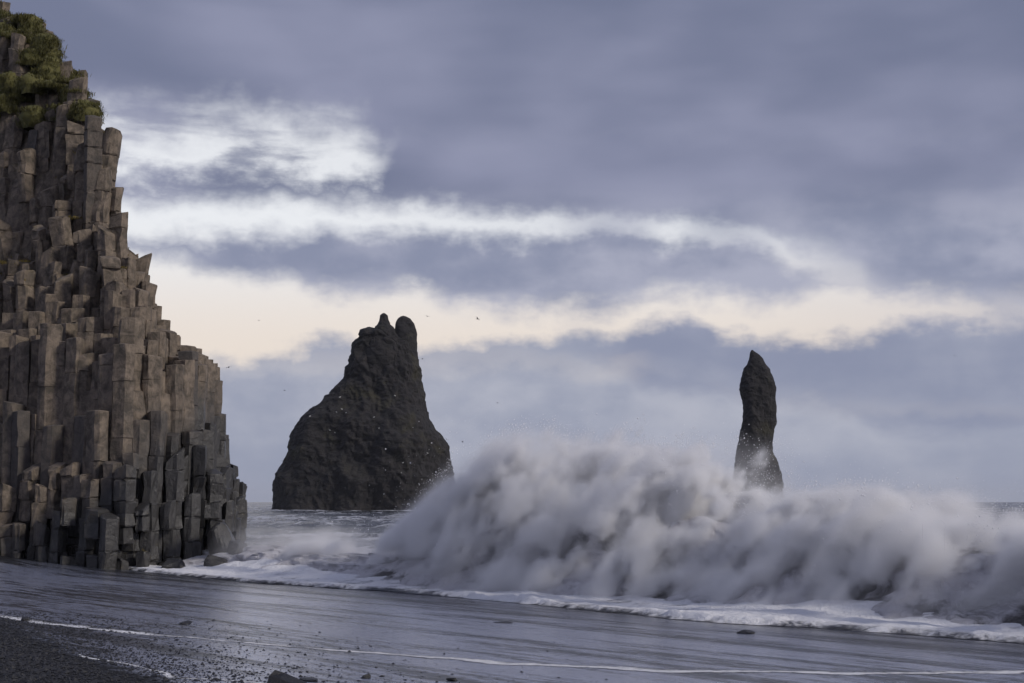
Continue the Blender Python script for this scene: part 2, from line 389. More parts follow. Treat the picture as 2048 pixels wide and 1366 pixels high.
set_attr(sea.data, 'foam', np.clip(0.45 * w1 + 0.55 * w2, -1, 1) * fade * 0.9 + 0.55 * (1 - sstep(-sp, 8, 34)) - 0.15 + 0.75 * np.exp(-((np.hypot((SX + 45.5) / 29.0, (SY - 450.0) / 18.0) - 1.12) / 0.16) ** 2))
tag(sea, 'rough grey sea flecked with foam reaching the horizon', None, None, 'structure')

# ------------------------------------------------------------------ sea stacks
def loft(prof, Yd, depth_ratio, seed, amp, nseg=220, dz=0.35, depth_min=0.0, yoff=0.0):
    """prof: rows (py, left px, right px) from top to bottom, seen at depth Yd"""
    P = np.array(prof, float); sc = Yd / F
    zz = CAMZ + (1003 - P[:, 0]) * sc; xl = (P[:, 1] - 1024) * sc; xr = (P[:, 2] - 1024) * sc
    o = np.argsort(zz); zz, xl, xr = zz[o], xl[o], xr[o]
    z = np.linspace(zz[0], zz[-1], int((zz[-1] - zz[0]) / dz) + 2)
    L, Rr = np.interp(z, zz, xl), np.interp(z, zz, xr)
    cx, hw = (L + Rr) / 2, (Rr - L) / 2
    th = np.linspace(0, 2 * np.pi, nseg, endpoint=False)
    ct, st = np.cos(th), np.sin(th)
    e = 0.85
    sx = np.sign(ct) * np.abs(ct) ** e; sy = np.sign(st) * np.abs(st) ** e
    hd = np.maximum(hw * depth_ratio, depth_min * np.minimum(1, hw))
    Xg = cx[:, None] + hw[:, None] * sx; Yg = Yd + yoff + hd[:, None] * sy; Zg = np.repeat(z[:, None], nseg, 1)
    n = 1.7 * fbm(Xg / 17.0, Yg / 17.0, Zg / 24.0, 5, seed, 0.48)
    rd = fbm((Xg + 0.5 * Zg) / 10.0, Yg / 9.0, Zg / 18.0, 4, seed + 9, 0.5, True)
    cr = 0.6 * fbm(Xg / 3.2, Yg / 3.2, Zg / 2.6, 3, seed + 17, 0.55, True) + 0.6 * fbm(Xg / 1.3, Yg / 1.3, Zg / 1.2, 2, seed + 19)
    k = np.minimum(1, hw / 3.0)[:, None]
    front = np.abs(sy)                                     # keep the outline, carve the faces deeper
    d = amp * (n * (0.5 + 1.2 * front) + 0.6 * rd * (0.35 + 1.0 * front)) + 0.42 * cr * np.minimum(amp, 1.8)
    Xg = Xg + d * ct * k; Yg = Yg + d * st * k * 1.2
    Zg = Zg + 0.3 * amp * fbm(Xg / 3.0, Yg / 3.0, Zg / 3.0, 2, seed + 31) * k
    V = np.stack([Xg.ravel(), Yg.ravel(), Zg.ravel()], 1)
    Fq = gridfaces(len(z), nseg, True)
    top = np.array([[cx[-1], Yd + yoff, z[-1] + 0.2]])
    b0 = (len(z) - 1) * nseg; ti = len(V)
    cap = np.stack([b0 + np.arange(nseg), b0 + (np.arange(nseg) + 1) % nseg, np.full(nseg, ti), np.full(nseg, ti)], 1)
    return np.vstack([V, top]), Fq, cap[:, :3]
def join(parts):
    V, Q = [], []; k = 0
    for v, q, c3 in parts:
        V.append(v); Q += [tuple(r) for r in (q + k).tolist()] + [tuple(r) for r in (c3 + k).tolist()]; k += len(v)
    return np.vstack(V), Q
D1 = 450.0
main = [(654, 733, 740), (658, 727, 752), (664, 722, 775), (674, 718, 800), (684, 706, 822), (692, 702, 828), (701, 699, 830), (711, 694, 832), (728, 690, 839), (735, 688, 843), (758, 683, 843), (775, 668, 846), (789, 658, 848), (809, 638, 849), (822, 622, 851), (839, 601, 857), (863, 588, 867), (876, 582, 879), (893, 581, 891), (915, 576, 896), (937, 567, 901), (960, 557, 904), (977, 555, 908), (1004, 553, 914), (1024, 549, 918), (1050, 545, 922)]
hornL = [(627, 763, 769), (631, 759, 773), (642, 757, 776), (650, 753, 780), (656, 750, 786), (675, 742, 795), (710, 735, 800), (740, 735, 800)]
hornR = [(631, 799, 810), (635, 795, 818), (645, 790, 827), (660, 787, 832), (680, 786, 832), (700, 784, 831), (725, 780, 834), (760, 780, 838)]
shelf = [(980, 905, 915), (984, 895, 924), (992, 890, 930), (1003, 885, 936), (1020, 880, 941), (1045, 880, 944)]
V, Q = join([loft(main, D1, 0.62, 3, 2.1, 320), loft(hornL, D1, 0.7, 5, 1.1, 90, 0.3, yoff=-1.0), loft(hornR, D1, 0.8, 27, 0.8, 120, 0.3, yoff=1.0), loft(shelf, D1 - 2, 0.9, 8, 1.0, 90, 0.3)])
st1 = obj('sea_stack', V, Q, M_stack, smooth=False, loc=(-43, D1, 0))
tag(st1, 'broad dark rock stack with two horned peaks standing in the sea', 'sea stack', 'sea stacks offshore')
D2 = 430.0
pill = [(701, 1505, 1509), (705, 1503, 1514), (710, 1502, 1521), (718, 1501, 1529), (724, 1499, 1531), (739, 1490, 1540), (748, 1486, 1544), (765, 1481, 1551), (777, 1479, 1554), (790, 1482, 1554), (811, 1486, 1554), (843, 1486, 1555), (870, 1481, 1548), (902, 1473, 1545), (916, 1470, 1551), (934, 1468, 1556), (952, 1466, 1561), (985, 1463, 1564), (1015, 1461, 1568), (1045, 1459, 1570)]
V, Q = join([loft(pill, D2, 0.8, 61, 0.95, 240, 0.3)])
st2 = obj('sea_stack', V, Q, M_stack, smooth=False, loc=(74, D2, 0))
tag(st2, 'slender dark rock pillar rising alone behind the breaking wave', 'sea stack', 'sea stacks offshore')

# ------------------------------------------------------------------ basalt column cliff
FOOT = np.array([(-46, 78.5), (-24.5, 68.0), (-17.7, 64.8), (-14.3, 69.4), (-15.1, 77.0), (-21.5, 100.0)])
def foot_s(x, y):
    x, y = np.asarray(x, float), np.asarray(y, float)
    s = np.full(x.shape, 1e9)
    for a, b_ in zip(FOOT[:-1], FOOT[1:]):
        d = (b_ - a) / np.linalg.norm(b_ - a)
        s = np.minimum(s, (x - a[0]) * -d[1] + (y - a[1]) * d[0])
    return s
HS = np.array([(-0.9, 1.6), (-0.4, 3.4), (0.1, 5.0), (0.5, 5.4), (0.55, 7.0), (1.05, 7.3), (1.1, 10.5), (2.4, 11.0), (3.5, 11.6), (4.4, 13.3), (5.6, 15.6), (6.6, 18.2), (7.4, 20.2), (7.5, 22.4), (8.6, 25.0), (9.2, 26.6), (10.6, 28.9), (12.0, 31.4), (18.0, 37.5)])
def cliff_H(x, y):
    s = foot_s(x, y) + 0.55 * fbm(np.asarray(x) * 0.35, np.asarray(y) * 0.35, 1.5, 2, 70)
    return np.interp(s, HS[:, 0], HS[:, 1])
SP = 0.86
pts = []
ny = int(42 / (SP * 0.866))
for j in range(-60, 61):
    for i in range(-60, 61):
        a_ = i * SP + (SP / 2 if j % 2 else 0) + rng.normal(0, 0.15); b_ = j * SP * 0.866 + rng.normal(0, 0.15)
        x = -27 + a_ * math.cos(0.33) - b_ * math.sin(0.33); y = 80 + a_ * math.sin(0.33) + b_ * math.cos(0.33)
        pts.append((x, y))
pts = np.array(pts)
S_ = foot_s(pts[:, 0], pts[:, 1])
keep = (S_ > -2.6) & (S_ < 19.5) & (pts[:, 0] > -45)
px_ = 1024 + F * pts[:, 0] / pts[:, 1]
keep &= px_ > -260
pts = pts[keep]; S_ = S_[keep]
H_ = cliff_H(pts[:, 0], pts[:, 1])
H_ = H_ + rng.normal(0, 1.0, len(H_)) * np.where(H_ > 12.5, 0.6, np.where(H_ > 9, 0.5, 0.4)) + np.where(H_ > 12.5, 1.3, 0.8) * fbm(pts[:, 0] * 0.6, pts[:, 1] * 0.6, 4.4, 2, 90)
topz = H_ > 13.5
H_ = np.where(topz & (rng.random(len(H_)) < 0.14), H_ - rng.uniform(0.8, 2.0, len(H_)), H_)
# tidy cell polygons by clipping with bisectors
def cell(i):
    d = pts - pts[i]; dd = (d ** 2).sum(1); nb = np.argsort(dd)[1:17]
    poly = [np.array(q) for q in ((-1.2, -1.2), (1.2, -1.2), (1.2, 1.2), (-1.2, 1.2))]
    used = []
    for j in nb:
        n = d[j]; h = dd[j] / 2; new = []; cut = False
        for a, b_ in zip(poly, poly[1:] + poly[:1]):
            da, db = a @ n - h, b_ @ n - h
            if da <= 0: new.append(a)
            if da * db < 0: new.append(a + (b_ - a) * (da / (da - db))); cut = True
        poly = new
        if cut: used.append(j)
    q = []
    for a in poly:                                   # drop tiny edges
        if not q or np.linalg.norm(a - q[-1]) > 0.12: q.append(a)
    if len(q) > 3 and np.linalg.norm(q[0] - q[-1]) < 0.12: q.pop()
    return np.array(q), [j for j in nb[:8]]
def column_geo(poly, z0, z1, zone, tilt):
    """stacked prism segments with open joints, chipped edges and an uneven top"""
    n = len(poly); ring = []
    for a, b_ in zip(poly, np.roll(poly, -1, 0)):
        ring += [a, a * 0.5 + b_ * 0.5 + rng.normal(0, 0.018, 2)]
    ring = np.array(ring); m = len(ring)
    z = z0; levels = []                              # (z, scale, offset)
    eroded = zone == 'low'
    while z < z1 - 0.01:
        seg = rng.uniform(0.7, 1.5) if eroded else (rng.uniform(1.6, 5.0) if zone == 'mid' else rng.uniform(0.7, 2.0))
        zt = min(z1, z + seg)
        if z1 - zt < 0.45: zt = z1
        sc = rng.uniform(0.80, 0.99) if eroded else (rng.uniform(0.97, 1.0) if zone == 'mid' else rng.uniform(0.9, 1.02))
        off = rng.normal(0, 0.05 if eroded else (0.018 if zone == 'mid' else 0.05), 2)
        g = 0.03 if zone == 'mid' else 0.07
        k = max(1, int((zt - z) / 0.55))
        levels.append((z, sc * 0.95, off)); levels.append((z + g, sc, off))
        for q in range(1, k):
            wst = 1.0 - (0.16 * rng.random() if eroded else 0.02 * rng.random())
            levels.append((z + (zt - z) * q / k, sc * wst, off + rng.normal(0, 0.012, 2)))
        levels.append((zt - g, sc, off)); levels.append((zt, sc * 0.93, off))
        z = zt
    jit = rng.normal(0, 0.018 if zone == 'mid' else 0.03, (len(levels), m, 2))
    V = []
    sl = rng.normal(0, 0.10 if zone == 'mid' else 0.32, 2)
    tx = np.clip(rng.normal(0, tilt, 2), -0.16, 0.16)
    for li, (zl, sc, off) in enumerate(levels):
        rr_ = ring * sc + off + jit[li]
        lift = sstep(zl, z1 - 0.6, z1)
        zz = zl + lift * (rr_ @ sl)
        V.append(np.stack([rr_[:, 0] + tx[0] * (zl - z0), rr_[:, 1] + tx[1] * (zl - z0), zz], 1))
    V = np.vstack(V)
    Fq = [tuple(f) for f in gridfaces(len(levels), m, True).tolist()]
    c = V[-m:].mean(0) + np.array((0, 0, rng.uniform(0.0, 0.07))); V = np.vstack([V, c[None]])
    b0 = (len(levels) - 1) * m
    Fq += [(b0 + i, b0 + (i + 1) % m, len(V) - 1) for i in range(m)]
    Fq.append(tuple(range(m - 1, -1, -1)))
    return V, Fq
cliff = empty('basalt_cliff', (-20, 70, 0))
tag(cliff, 'stepped cliff of grey brown basalt columns with grass on top', 'cliff')
cols = []
for i in range(len(pts)):
    poly, nb = cell(i)
    x, y = pts[i]
    if len(poly) < 4 or S_[i] < -0.75 or S_[i] > 18 or np.abs(poly).max() > 1.15: continue
    zb = float(beach_base(x, y)) - 0.6
    s = S_[i]
    low = min(H_[j] for j in nb)
    if s < 0.9: low = zb
    z0 = max(zb, low - 1.6); z1 = H_[i]
    if z1 - z0 < 1.0: z1 = z0 + 1.0
    zone = 'low' if z1 < 6.3 else ('mid' if z1 < 13.8 else 'top')
    gapf = 0.985 if zone != 'low' else rng.uniform(0.86, 0.98)
    cols.append([i, poly * gapf, z0, z1, zone, (z1 - low) * (1.0 if s < 14 else 0.3), x, y, s])
vis = sorted(range(len(cols)), key=lambda k: -(cols[k][5] + 1.2) * (1.0 if -140 < 1024 + F * cols[k][6] / cols[k][7] < 600 else 0.05))
chosen = set(vis[:298])
restV, restF, rk = [], [], 0
for k, (i, poly, z0, z1, zone, ex, x, y, s) in enumerate(cols):
    pieces = []
    if zone == 'low' and s < 1.0 and rng.random() < 0.42 and z1 - z0 > 3.0:      # bottom broken away by the surf
        zb = z0 + rng.uniform(0.9, 1.5); zt = zb + rng.uniform(0.5, 1.8)
        pieces = [(z0, zb), (min(zt, z1 - 0.8), z1)]
    elif zone == 'mid' and z1 - z0 > 3.5:
        pieces = [(z0, z1)]
    else: pieces = [(z0, z1)]
    for pi_, (a, b_) in enumerate(pieces):
        v, FF = column_geo(poly, a, b_, zone, {'low': 0.012, 'mid': 0.010, 'top': 0.09}[zone])
        v = v + np.array((x, y, 0)) - np.array((-20, 70, 0))
        if k in chosen:
            o = obj('column_stump' if len(pieces) > 1 and pi_ == 0 else 'basalt_column', v, FF, M_rock, cliff)
        else:
            restV.append(v); restF += [tuple(q + rk for q in ff) for ff in FF]; rk += len(v)
o = obj('column_remnants', np.vstack(restV), restF, M_rock, cliff); tag(o, kind='stuff')
# rock mass behind the columns
cgx = np.arange(-46, -12, 0.5); cgy = np.arange(62, 100, 0.5)
CX, CY = np.meshgrid(cgx, cgy, indexing='ij')
ss_ = foot_s(CX, CY)
CZ = np.where(ss_ > 0.9, np.maximum(cliff_H(CX, CY) - 2.2, -1), -1.5)
CZ = np.where(ss_ < 0.9, -1.5, CZ)
o = obj('rock_core', np.stack([CX.ravel() + 20, CY.ravel() - 70, CZ.ravel()], 1), gridfaces(len(cgx), len(cgy)), M_rock, cliff)

# ------------------------------------------------------------------ breaking wave
WV = 3.0                                              # v = 0 lies this far seaward of the surge front
PROF = [(420, 1085), (480, 1060), (520, 1045), (600, 1070), (700, 1085), (760, 1075), (830, 1045), (900, 1005), (945, 955), (1000, 905), (1040, 880), (1100, 888), (1150, 895), (1200, 912), (1280, 900), (1330, 882), (1385, 888), (1430, 955), (1470, 1000), (1540, 1000), (1600, 978), (1660, 978), (1720, 985), (1780, 975), (1830, 1008), (1900, 1020), (1950, 1024), (2000, 1030), (2048, 1034), (2200, 1040)]
wu, wh = [], []
for px, py in PROF:
    k = (px - 1024) / F; q = WV + 3.0
    # A + u T - q N on the ray x = k y
    u = (k * (A[1] - q * N[1]) - (A[0] - q * N[0])) / (T[0] - k * T[1])
    Yd = A[1] + u * T[1] - q * N[1]
    wu.append(u); wh.append(CAMZ + (1003 - py) * Yd / F)
wu, wh = np.array(wu), np.array(wh)
def crest(u): return np.interp(u, wu, wh)
wave = empty('breaking_wave', (float(xy(18, -WV)[0]), float(xy(18, -WV)[1]), 0.0))
tag(wave, 'huge breaking wave bursting into pale spray along the beach', 'wave')
WL = np.array(wave.location)
U = np.linspace(-3, 46, 360); S = np.linspace(0, 1, 84)
UG, SG = np.meshgrid(U, S, indexing='ij')
prof = np.array([(-2.2, -0.6, 0), (-0.6, 0.12, 0.04), (0.6, 0.30, 0.30), (1.3, 0.30, 0.62), (1.7, 0.35, 0.86), (2.5, 0.4, 1.0), (4.2, 0.4, 0.90), (7.5, 0.3, 0.45), (12.0, 0.1, 0.12), (16.0, -0.5, 0.0)])
ps = np.linspace(0, 1, len(prof))
hh = np.clip(crest(UG) * np.interp(UG, [8, 18, 26, 34], [0.32, 0.34, 0.40, 0.50]), 0.5, 2.0)
Vv = np.interp(SG, ps, prof[:, 0]); Zz = np.interp(SG, ps, prof[:, 1]) + np.interp(SG, ps, prof[:, 2]) * hh
mid = np.sin(np.pi * SG) ** 0.7
n1 = fbm(UG / 2.6, Vv / 2.2, Zz / 2.0, 5, 200, 0.6, True); n2 = fbm(UG / 1.0, Vv / 1.0, Zz / 1.0, 4, 220, 0.6)
Vv = Vv + 0.8 - mid * (0.8 * n1 + 0.35 * n2); Zz = Zz + mid * (0.55 * n1 + 0.35 * n2) * np.clip(hh / 2.5, 0.3, 1.2)
wx, wy = xy(UG, -(WV + Vv))
wb = obj('wave_body', np.stack([wx.ravel(), wy.ravel(), Zz.ravel()], 1) - WL, gridfaces(len(U), len(S)), M_wave, wave, smooth=True)
set_attr(wb.data, 'cover', np.clip(0.5 + 0.5 * n1 + 0.25 * n2 + 0.5 * (1 - sstep(UG, 4, 12)), 0, 1))

# spray: a voxel cloud of fine droplets thrown up by the wave
def spray_volume(name, dens, lo, hi, mat):
    nx, ny_, nz = dens.shape
    me = bpy.data.meshes.new(name); me.vertices.add(dens.size)
    set_attr(me, 'fog', dens.transpose(2, 1, 0).ravel())
    o = bpy.data.objects.new(name, me); C.objects.link(o)
    g = bpy.data.node_groups.new(name, 'GeometryNodeTree')
    g.interface.new_socket('Geometry', in_out='INPUT', socket_type='NodeSocketGeometry')
    g.interface.new_socket('Geometry', in_out='OUTPUT', socket_type='NodeSocketGeometry')
    t = NT(g); gi = t.node('NodeGroupInput'); go = t.node('NodeGroupOutput')
    p = t.node('ShaderNodeSeparateXYZ', [t.node('GeometryNodeInputPosition').outputs[0]]).outputs
    ii = []
    for a in range(3):
        st = (hi[a] - lo[a]) / (dens.shape[a] - 1)
        ii.append(t.m('ROUND', t.m('DIVIDE', t.m('SUBTRACT', p[a], float(lo[a])), float(st))))
    idx = t.m('MULTIPLY_ADD', t.m('MULTIPLY_ADD', ii[2], float(ny_), ii[1]), float(nx), ii[0])
    na = t.node('GeometryNodeInputNamedAttribute', data_type='FLOAT'); na.inputs[0].default_value = 'fog'
    si = t.node('GeometryNodeSampleIndex', data_type='FLOAT', domain='POINT')
    t.l.new(gi.outputs[0], si.inputs['Geometry'])
    t.l.new([q for q in na.outputs if q.enabled and q.type == 'VALUE'][0], [q for q in si.inputs if q.name == 'Value' and q.enabled][0])
    fi = t.node('FunctionNodeFloatToInt', [idx]); t.l.new(fi.outputs[0], si.inputs['Index'])
    vc = t.node('GeometryNodeVolumeCube')
    t.l.new([q for q in si.outputs if q.enabled][0], vc.inputs['Density'])
    vc.inputs['Background'].default_value = 0.0
    vc.inputs['Min'].default_value = lo; vc.inputs['Max'].default_value = hi
    for a, k in enumerate('XYZ'): vc.inputs['Resolution ' + k].default_value = dens.shape[a]
    sm = t.node('GeometryNodeSetMaterial'); t.l.new(vc.outputs[0], sm.inputs[0]); sm.inputs['Material'].default_value = mat
    t.l.new(sm.outputs[0], go.inputs[0])
    mod = o.modifiers.new('spray', 'NODES'); mod.node_group = g
    me.materials.append(mat)
    return o
def volmat(name, color, dens, absorb):
    m = bpy.data.materials.new(name); m.use_nodes = True; t = NT(m.node_tree); t.n.clear()
    out = t.node('ShaderNodeOutputMaterial')
    v = t.node('ShaderNodeVolumePrincipled'); v.inputs['Color'].default_value = color
    v.inputs['Density'].default_value = dens; v.inputs['Anisotropy'].default_value = 0.0
    v.inputs['Absorption Color'].default_value = absorb
    t.l.new(v.outputs[0], out.inputs['Volume']); return m
LO, HI = (-4.6, -1.6, -0.3), (46.0, 10.4, 7.2)
NX, NY, NZ = 532, 100, 79
ux = np.linspace(LO[0], HI[0], NX, dtype=np.float32)[:, None, None]; vy = np.linspace(LO[1], HI[1], NY, dtype=np.float32)[None, :, None]; zz = np.linspace(LO[2], HI[2], NZ, dtype=np.float32)[None, None, :]
hC = crest(ux).astype(np.float32)
# jets lean along the shore: shear u with height so that plumes rise to the right
us = ux - 0.75 * zz
wa = fbm(us / 5.0 + vy * 0, vy / 5.0, zz / 5.0, 2, 300)
jets = fbm(us / 2.3 + 0.8 * wa, vy / 2.4 + 0.6 * wa, zz / 6.0, 4, 310, 0.55)
fine = fbm((0.80 * ux - 0.60 * zz) / 0.62 + wa, vy / 0.9, (0.60 * ux + 0.80 * zz) / 2.2, 4, 330, 0.62)
top = hC * (0.93 + 0.26 * jets * (1 - 0.6 * sstep(ux, 26, 34)) + 0.10 * fine) + 0.3
body = sstep(top - zz, -0.4, 1.2)
vc_ = 3.0 + 1.1 * wa + 0.25 * zz
wid = 2.2 + 0.28 * hC + 0.8 * jets
lat = 1 - sstep(np.abs(vy - vc_) / wid, 0.45, 1.0)
core = sstep(jets + 0.75 * fine, -0.35, 0.50)
hole = sstep(fbm(us / 3.6 + 5.0, vy / 5.0, zz / 2.6, 4, 350), -0.10, 0.22)
mist = 0.05 * body * (1 - sstep(np.abs(vy - vc_ - 1.0) / (wid + 1.5), 0.3, 1.0))
bil = fbm((ux - 0.35 * zz) / 1.7 + 0.7 * wa, vy / 1.6, zz / 1.6, 4, 370, 0.58)
clump = sstep(1.2 * bil + 0.6 * fine + 0.16 * sstep(ux, 26, 34), -0.02, 0.26)
clump2 = sstep(0.75 * jets + 0.85 * fine + 0.35 * bil, 0.02, 0.36)
rgt = sstep(ux, 14.0, 26.0)                            # the near end is still solid, lumpy water
dens = body * lat * (0.05 + core ** 1.5 * (0.15 + 0.85 * hole) * (1.3 * (1 - 0.75 * rgt)))
dens = dens + rgt * lat * sstep(top - zz, 0.0, 0.9) * clump * (0.30 + 0.70 * hole) * 14.0
dens = dens + (1 - rgt) * lat * sstep(top * 0.85 - zz, 0.0, 0.8) * clump2 * hole * 14.0 * sstep(ux, 4.0, 9.0)
dens = dens + mist
dens *= sstep(zz, -0.3, 0.6) * sstep(ux, LO[0], LO[0] + 2) * (1 - sstep(ux, HI[0] - 2, HI[0]))
left = 1 - sstep(ux, 2.0, 8.0)                         # thinner drift beside the cliff
dens = dens * (1 - 0.45 * left) * sstep(ux, -1.5, 4.5)
dens[dens < 0.012] = 0
M_spray = volmat('spray mist', (0.990, 0.987, 0.988, 1), 1.0, (0.03, 0.03, 0.03, 1))
sp_o = spray_volume('spray', dens, LO, HI, M_spray)
ox, oy = xy(0.0, -WV)
# object frame: local x along the shore, local y seaward
sp_o.parent = wave; sp_o.location = (float(ox - WL[0]), float(oy - WL[1]), 0); sp_o.rotation_euler.z = math.atan2(T[1], T[0])
tag(sp_o, kind='stuff')
# flung drops
cand = rng.random((2200000, 3)) * (np.array(HI) - np.array(LO)) + np.array(LO)
ic = [np.clip(((cand[:, a] - LO[a]) / (HI[a] - LO[a]) * (n_ - 1)).round().astype(int), 0, n_ - 1) for a, n_ in enumerate((NX, NY, NZ))]
dv = dens[ic[0], ic[1], ic[2]]
tp = np.broadcast_to(top, dens.shape)[ic[0], ic[1], ic[2]]
pr = np.where(dv > 0, np.clip(0.05 + 0.55 * np.exp(-np.abs(cand[:, 2] - tp) / 0.45) * (tp > 2.0), 0, 1), 0) + 0.012 * ((cand[:, 2] - tp < 0.6) & (cand[:, 2] > tp - 0.3) & (tp > 2.5))
pr = pr + 0.12 * sstep(dv, 0.6, 4.0)
sel = cand[rng.random(len(cand)) < pr * 1.2 * sstep(cand[:, 0], 3.0, 9.0) * sstep(fine[ic[0], ic[1], ic[2]], -0.05, 0.25)][:190000]
dx_, dy_ = xy(sel[:, 0], -(WV + sel[:, 1]))
ctr = np.stack([dx_, dy_, sel[:, 2]], 1) - WL
tet = np.array(((1, 1, 1), (1, -1, -1), (-1, 1, -1), (-1, -1, 1)), float)
rad = np.clip(rng.lognormal(math.log(0.0060), 0.45, len(ctr)), 0.003, 0.020)
V = (ctr[:, None, :] + tet[None] * rad[:, None, None] * np.array((1, 1, 1.2))).reshape(-1, 3)
Ft = (np.array(((0, 1, 2), (0, 3, 1), (0, 2, 3), (1, 3, 2)))[None] + (np.arange(len(ctr)) * 4)[:, None, None]).reshape(-1, 3)
o = obj('flung_drops', V, Ft, M_drop, wave, smooth=False); tag(o, kind='stuff')

# ------------------------------------------------------------------ surge of foam on the beach
EDGE_PX = [(120, 1118), (250, 1140), (330, 1150), (420, 1158), (500, 1167), (620, 1174), (750, 1182), (880, 1193), (1024, 1205), (1120, 1216), (1224, 1226), (1424, 1246), (1624, 1257), (1824, 1271), (2048, 1288), (2300, 1304)]
e_up = np.array([up(*ground(*q)[:2]) for q in EDGE_PX])
eo = np.argsort(e_up[:, 0]); e_up = e_up[eo]
U = np.arange(e_up[0, 0] - 4, 52, 0.075); S = np.concatenate([np.linspace(0, 0.25, 34), np.linspace(0.26, 1, 50)])
UG, SG = np.meshgrid(U, S, indexing='ij')
front = np.interp(UG, e_up[:, 0], e_up[:, 1]) + 0.30 * fbm(UG / 1.6, 0.0, 0.5, 4, 400) + 0.10 * fbm(UG / 0.4, 0.0, 0.9, 2, 405)
width = 7.5
PG = front - SG * width
fx, fy = xy(UG, PG)
base = np.maximum(beach_z(fx.ravel(), fy.ravel()).reshape(fx.shape), 0.0)
d_ = SG * width
lump = fbm(fx / 0.55, fy / 0.55, 0.0, 4, 410, 0.6); roll = fbm(UG / 5.0, d_ / 2.0, 0.2, 3, 420)
rise = sstep(d_, 0.0, 0.45) * (0.10 + 0.09 * (roll + 0.6)) + sstep(d_, 0.8, 3.5) * 0.10 + sstep(d_, 2.5, 4.5) * (1 - sstep(d_, 5.2, 7.3)) * np.maximum(0, roll + 0.25) * 0.45
zf = base + 0.012 + rise + sstep(d_, 0.0, 0.3) * lump * (0.05 + 0.07 * np.exp(-d_ / 0.6) + 0.06 * np.maximum(roll, 0))
zf = zf - sstep(d_, 6.6, 7.5) * 0.8
sf = obj('surge_foam', np.stack([fx.ravel(), fy.ravel(), zf.ravel()], 1), gridfaces(len(U), len(S))[:, ::-1], M_foam, smooth=True)
set_attr(sf.data, 'cover', np.clip(0.66 + 0.30 * roll + 0.25 * lump, 0.42, 1) - 0.32 * np.exp(-d_ / 0.30))
tag(sf, 'sheet of churned white foam surging onto the black sand', None, None, 'stuff')
# thin foam lines left by earlier swash
def foam_line(name, pxs, wid, label, seed, hgt=0.014):
    P = np.array([ground(*q)[:2] for q in pxs])
    L = np.concatenate([[0], np.cumsum(np.linalg.norm(np.diff(P, axis=0), axis=1))])
    s = np.arange(0, L[-1], 0.035); n = 21
    cx, cy_ = np.interp(s, L, P[:, 0]), np.interp(s, L, P[:, 1])
    tx, ty = np.gradient(cx), np.gradient(cy_); q = np.hypot(tx, ty); nx_, ny_ = -ty / q, tx / q
    k1 = np.linspace(-1, 1, n)
    w = wid * (0.75 + 0.5 * fbm(s / 2.0, 0, 0.3, 3, seed)) * np.clip(np.minimum(s, L[-1] - s) / 0.6, 0.05, 1)
    wob = 0.10 * fbm(s / 0.9, 0, 0.8, 3, seed + 3)
    k = k1
    gxx = cx[:, None] + nx_[:, None] * (k * w[:, None] + wob[:, None]); gyy = cy_[:, None] + ny_[:, None] * (k * w[:, None] + wob[:, None])
    zb = beach_z(gxx.ravel(), gyy.ravel()).reshape(gxx.shape)
    lum = fbm(gxx / 0.12, gyy / 0.12, 0, 3, seed + 5)
    kk = k1[None] + 0.30 * fbm(s / 0.8, 0, 0.2, 4, seed + 21)[:, None] + 0.10 * lum
    z = zb - 0.004 + (np.exp(-((kk + 0.45) / 0.35) ** 2) + 0.3) * np.sqrt(np.clip(1 - k1[None] ** 2, 0, 1)) * hgt * (0.75 + 0.5 * lum)
    o = obj(name, np.stack([gxx.ravel(), gyy.ravel(), z.ravel()], 1), gridfaces(len(s), n), M_foam, smooth=True)
    cov = 0.62 * np.exp(-np.maximum(kk + 0.45, 0) / 0.8) * sstep(kk, -0.85, -0.45) + 0.16 * lum + 0.26 * fbm(gxx / 1.0, gyy / 0.7, 0, 3, seed + 9)
    set_attr(o.data, 'cover', np.clip(cov, 0, 1) * (1 - sstep(np.abs(k1), 0.7, 1.0))[None])
    return tag(o, label, None, None, 'stuff')
foam_line('swash_foam', [(-120, 1214), (0, 1231), (100, 1243), (220, 1258), (350, 1272), (600, 1292), (850, 1312), (1024, 1325), (1324, 1337), (1674, 1345), (1850, 1344), (2048, 1339), (2250, 1335)], 0.85, 'long thin white line of foam across the wet sand', 500)
foam_line('swash_foam', [(150, 1308), (200, 1318), (280, 1331), (330, 1343), (352, 1356), (420, 1358), (480, 1362), (540, 1368), (620, 1372)], 0.30, 'short foam line along the edge of the dark gravel bank', 520, 0.010)

# ------------------------------------------------------------------ gravel and stones
def pebble_cloud(n, seed):
    r = np.random.default_rng(seed); out = []
    x = r.uniform(-16, 4, n * 6); y = r.uniform(15.5, 31, n * 6)
    g = gravel_d(x, y)
    pr = np.where(g > 0.15, 0.55, 0.42 * np.exp(np.minimum(g, 0) / 1.1)) * np.where(g > 0.15, sstep(g, 0.1, 1.5) * 0.8 + 0.2, 1)
    fr = (np.abs(x / y) < 0.42)
    k = (r.random(len(x)) < pr) & fr
    return x[k][:n], y[k][:n], g[k][:n]
pxx, pyy, pg = pebble_cloud(42000, 11)
pz = beach_z(pxx, pyy)
rad = np.clip(rng.lognormal(math.log(0.018), 0.40, len(pxx)), 0.008, 0.05) * np.where(pg > 0.1, 1.0, 0.62)
oct_ = np.array(((1, 0, 0), (0, 1, 0), (-1, 0, 0), (0, -1, 0), (0, 0, 1), (0, 0, -1)), float)
ofc = np.array(((0, 1, 4), (1, 2, 4), (2, 3, 4), (3, 0, 4), (1, 0, 5), (2, 1, 5), (3, 2, 5), (0, 3, 5)))
th = rng.uniform(0, 6.28, len(pxx)); cc, sn = np.cos(th), np.sin(th)
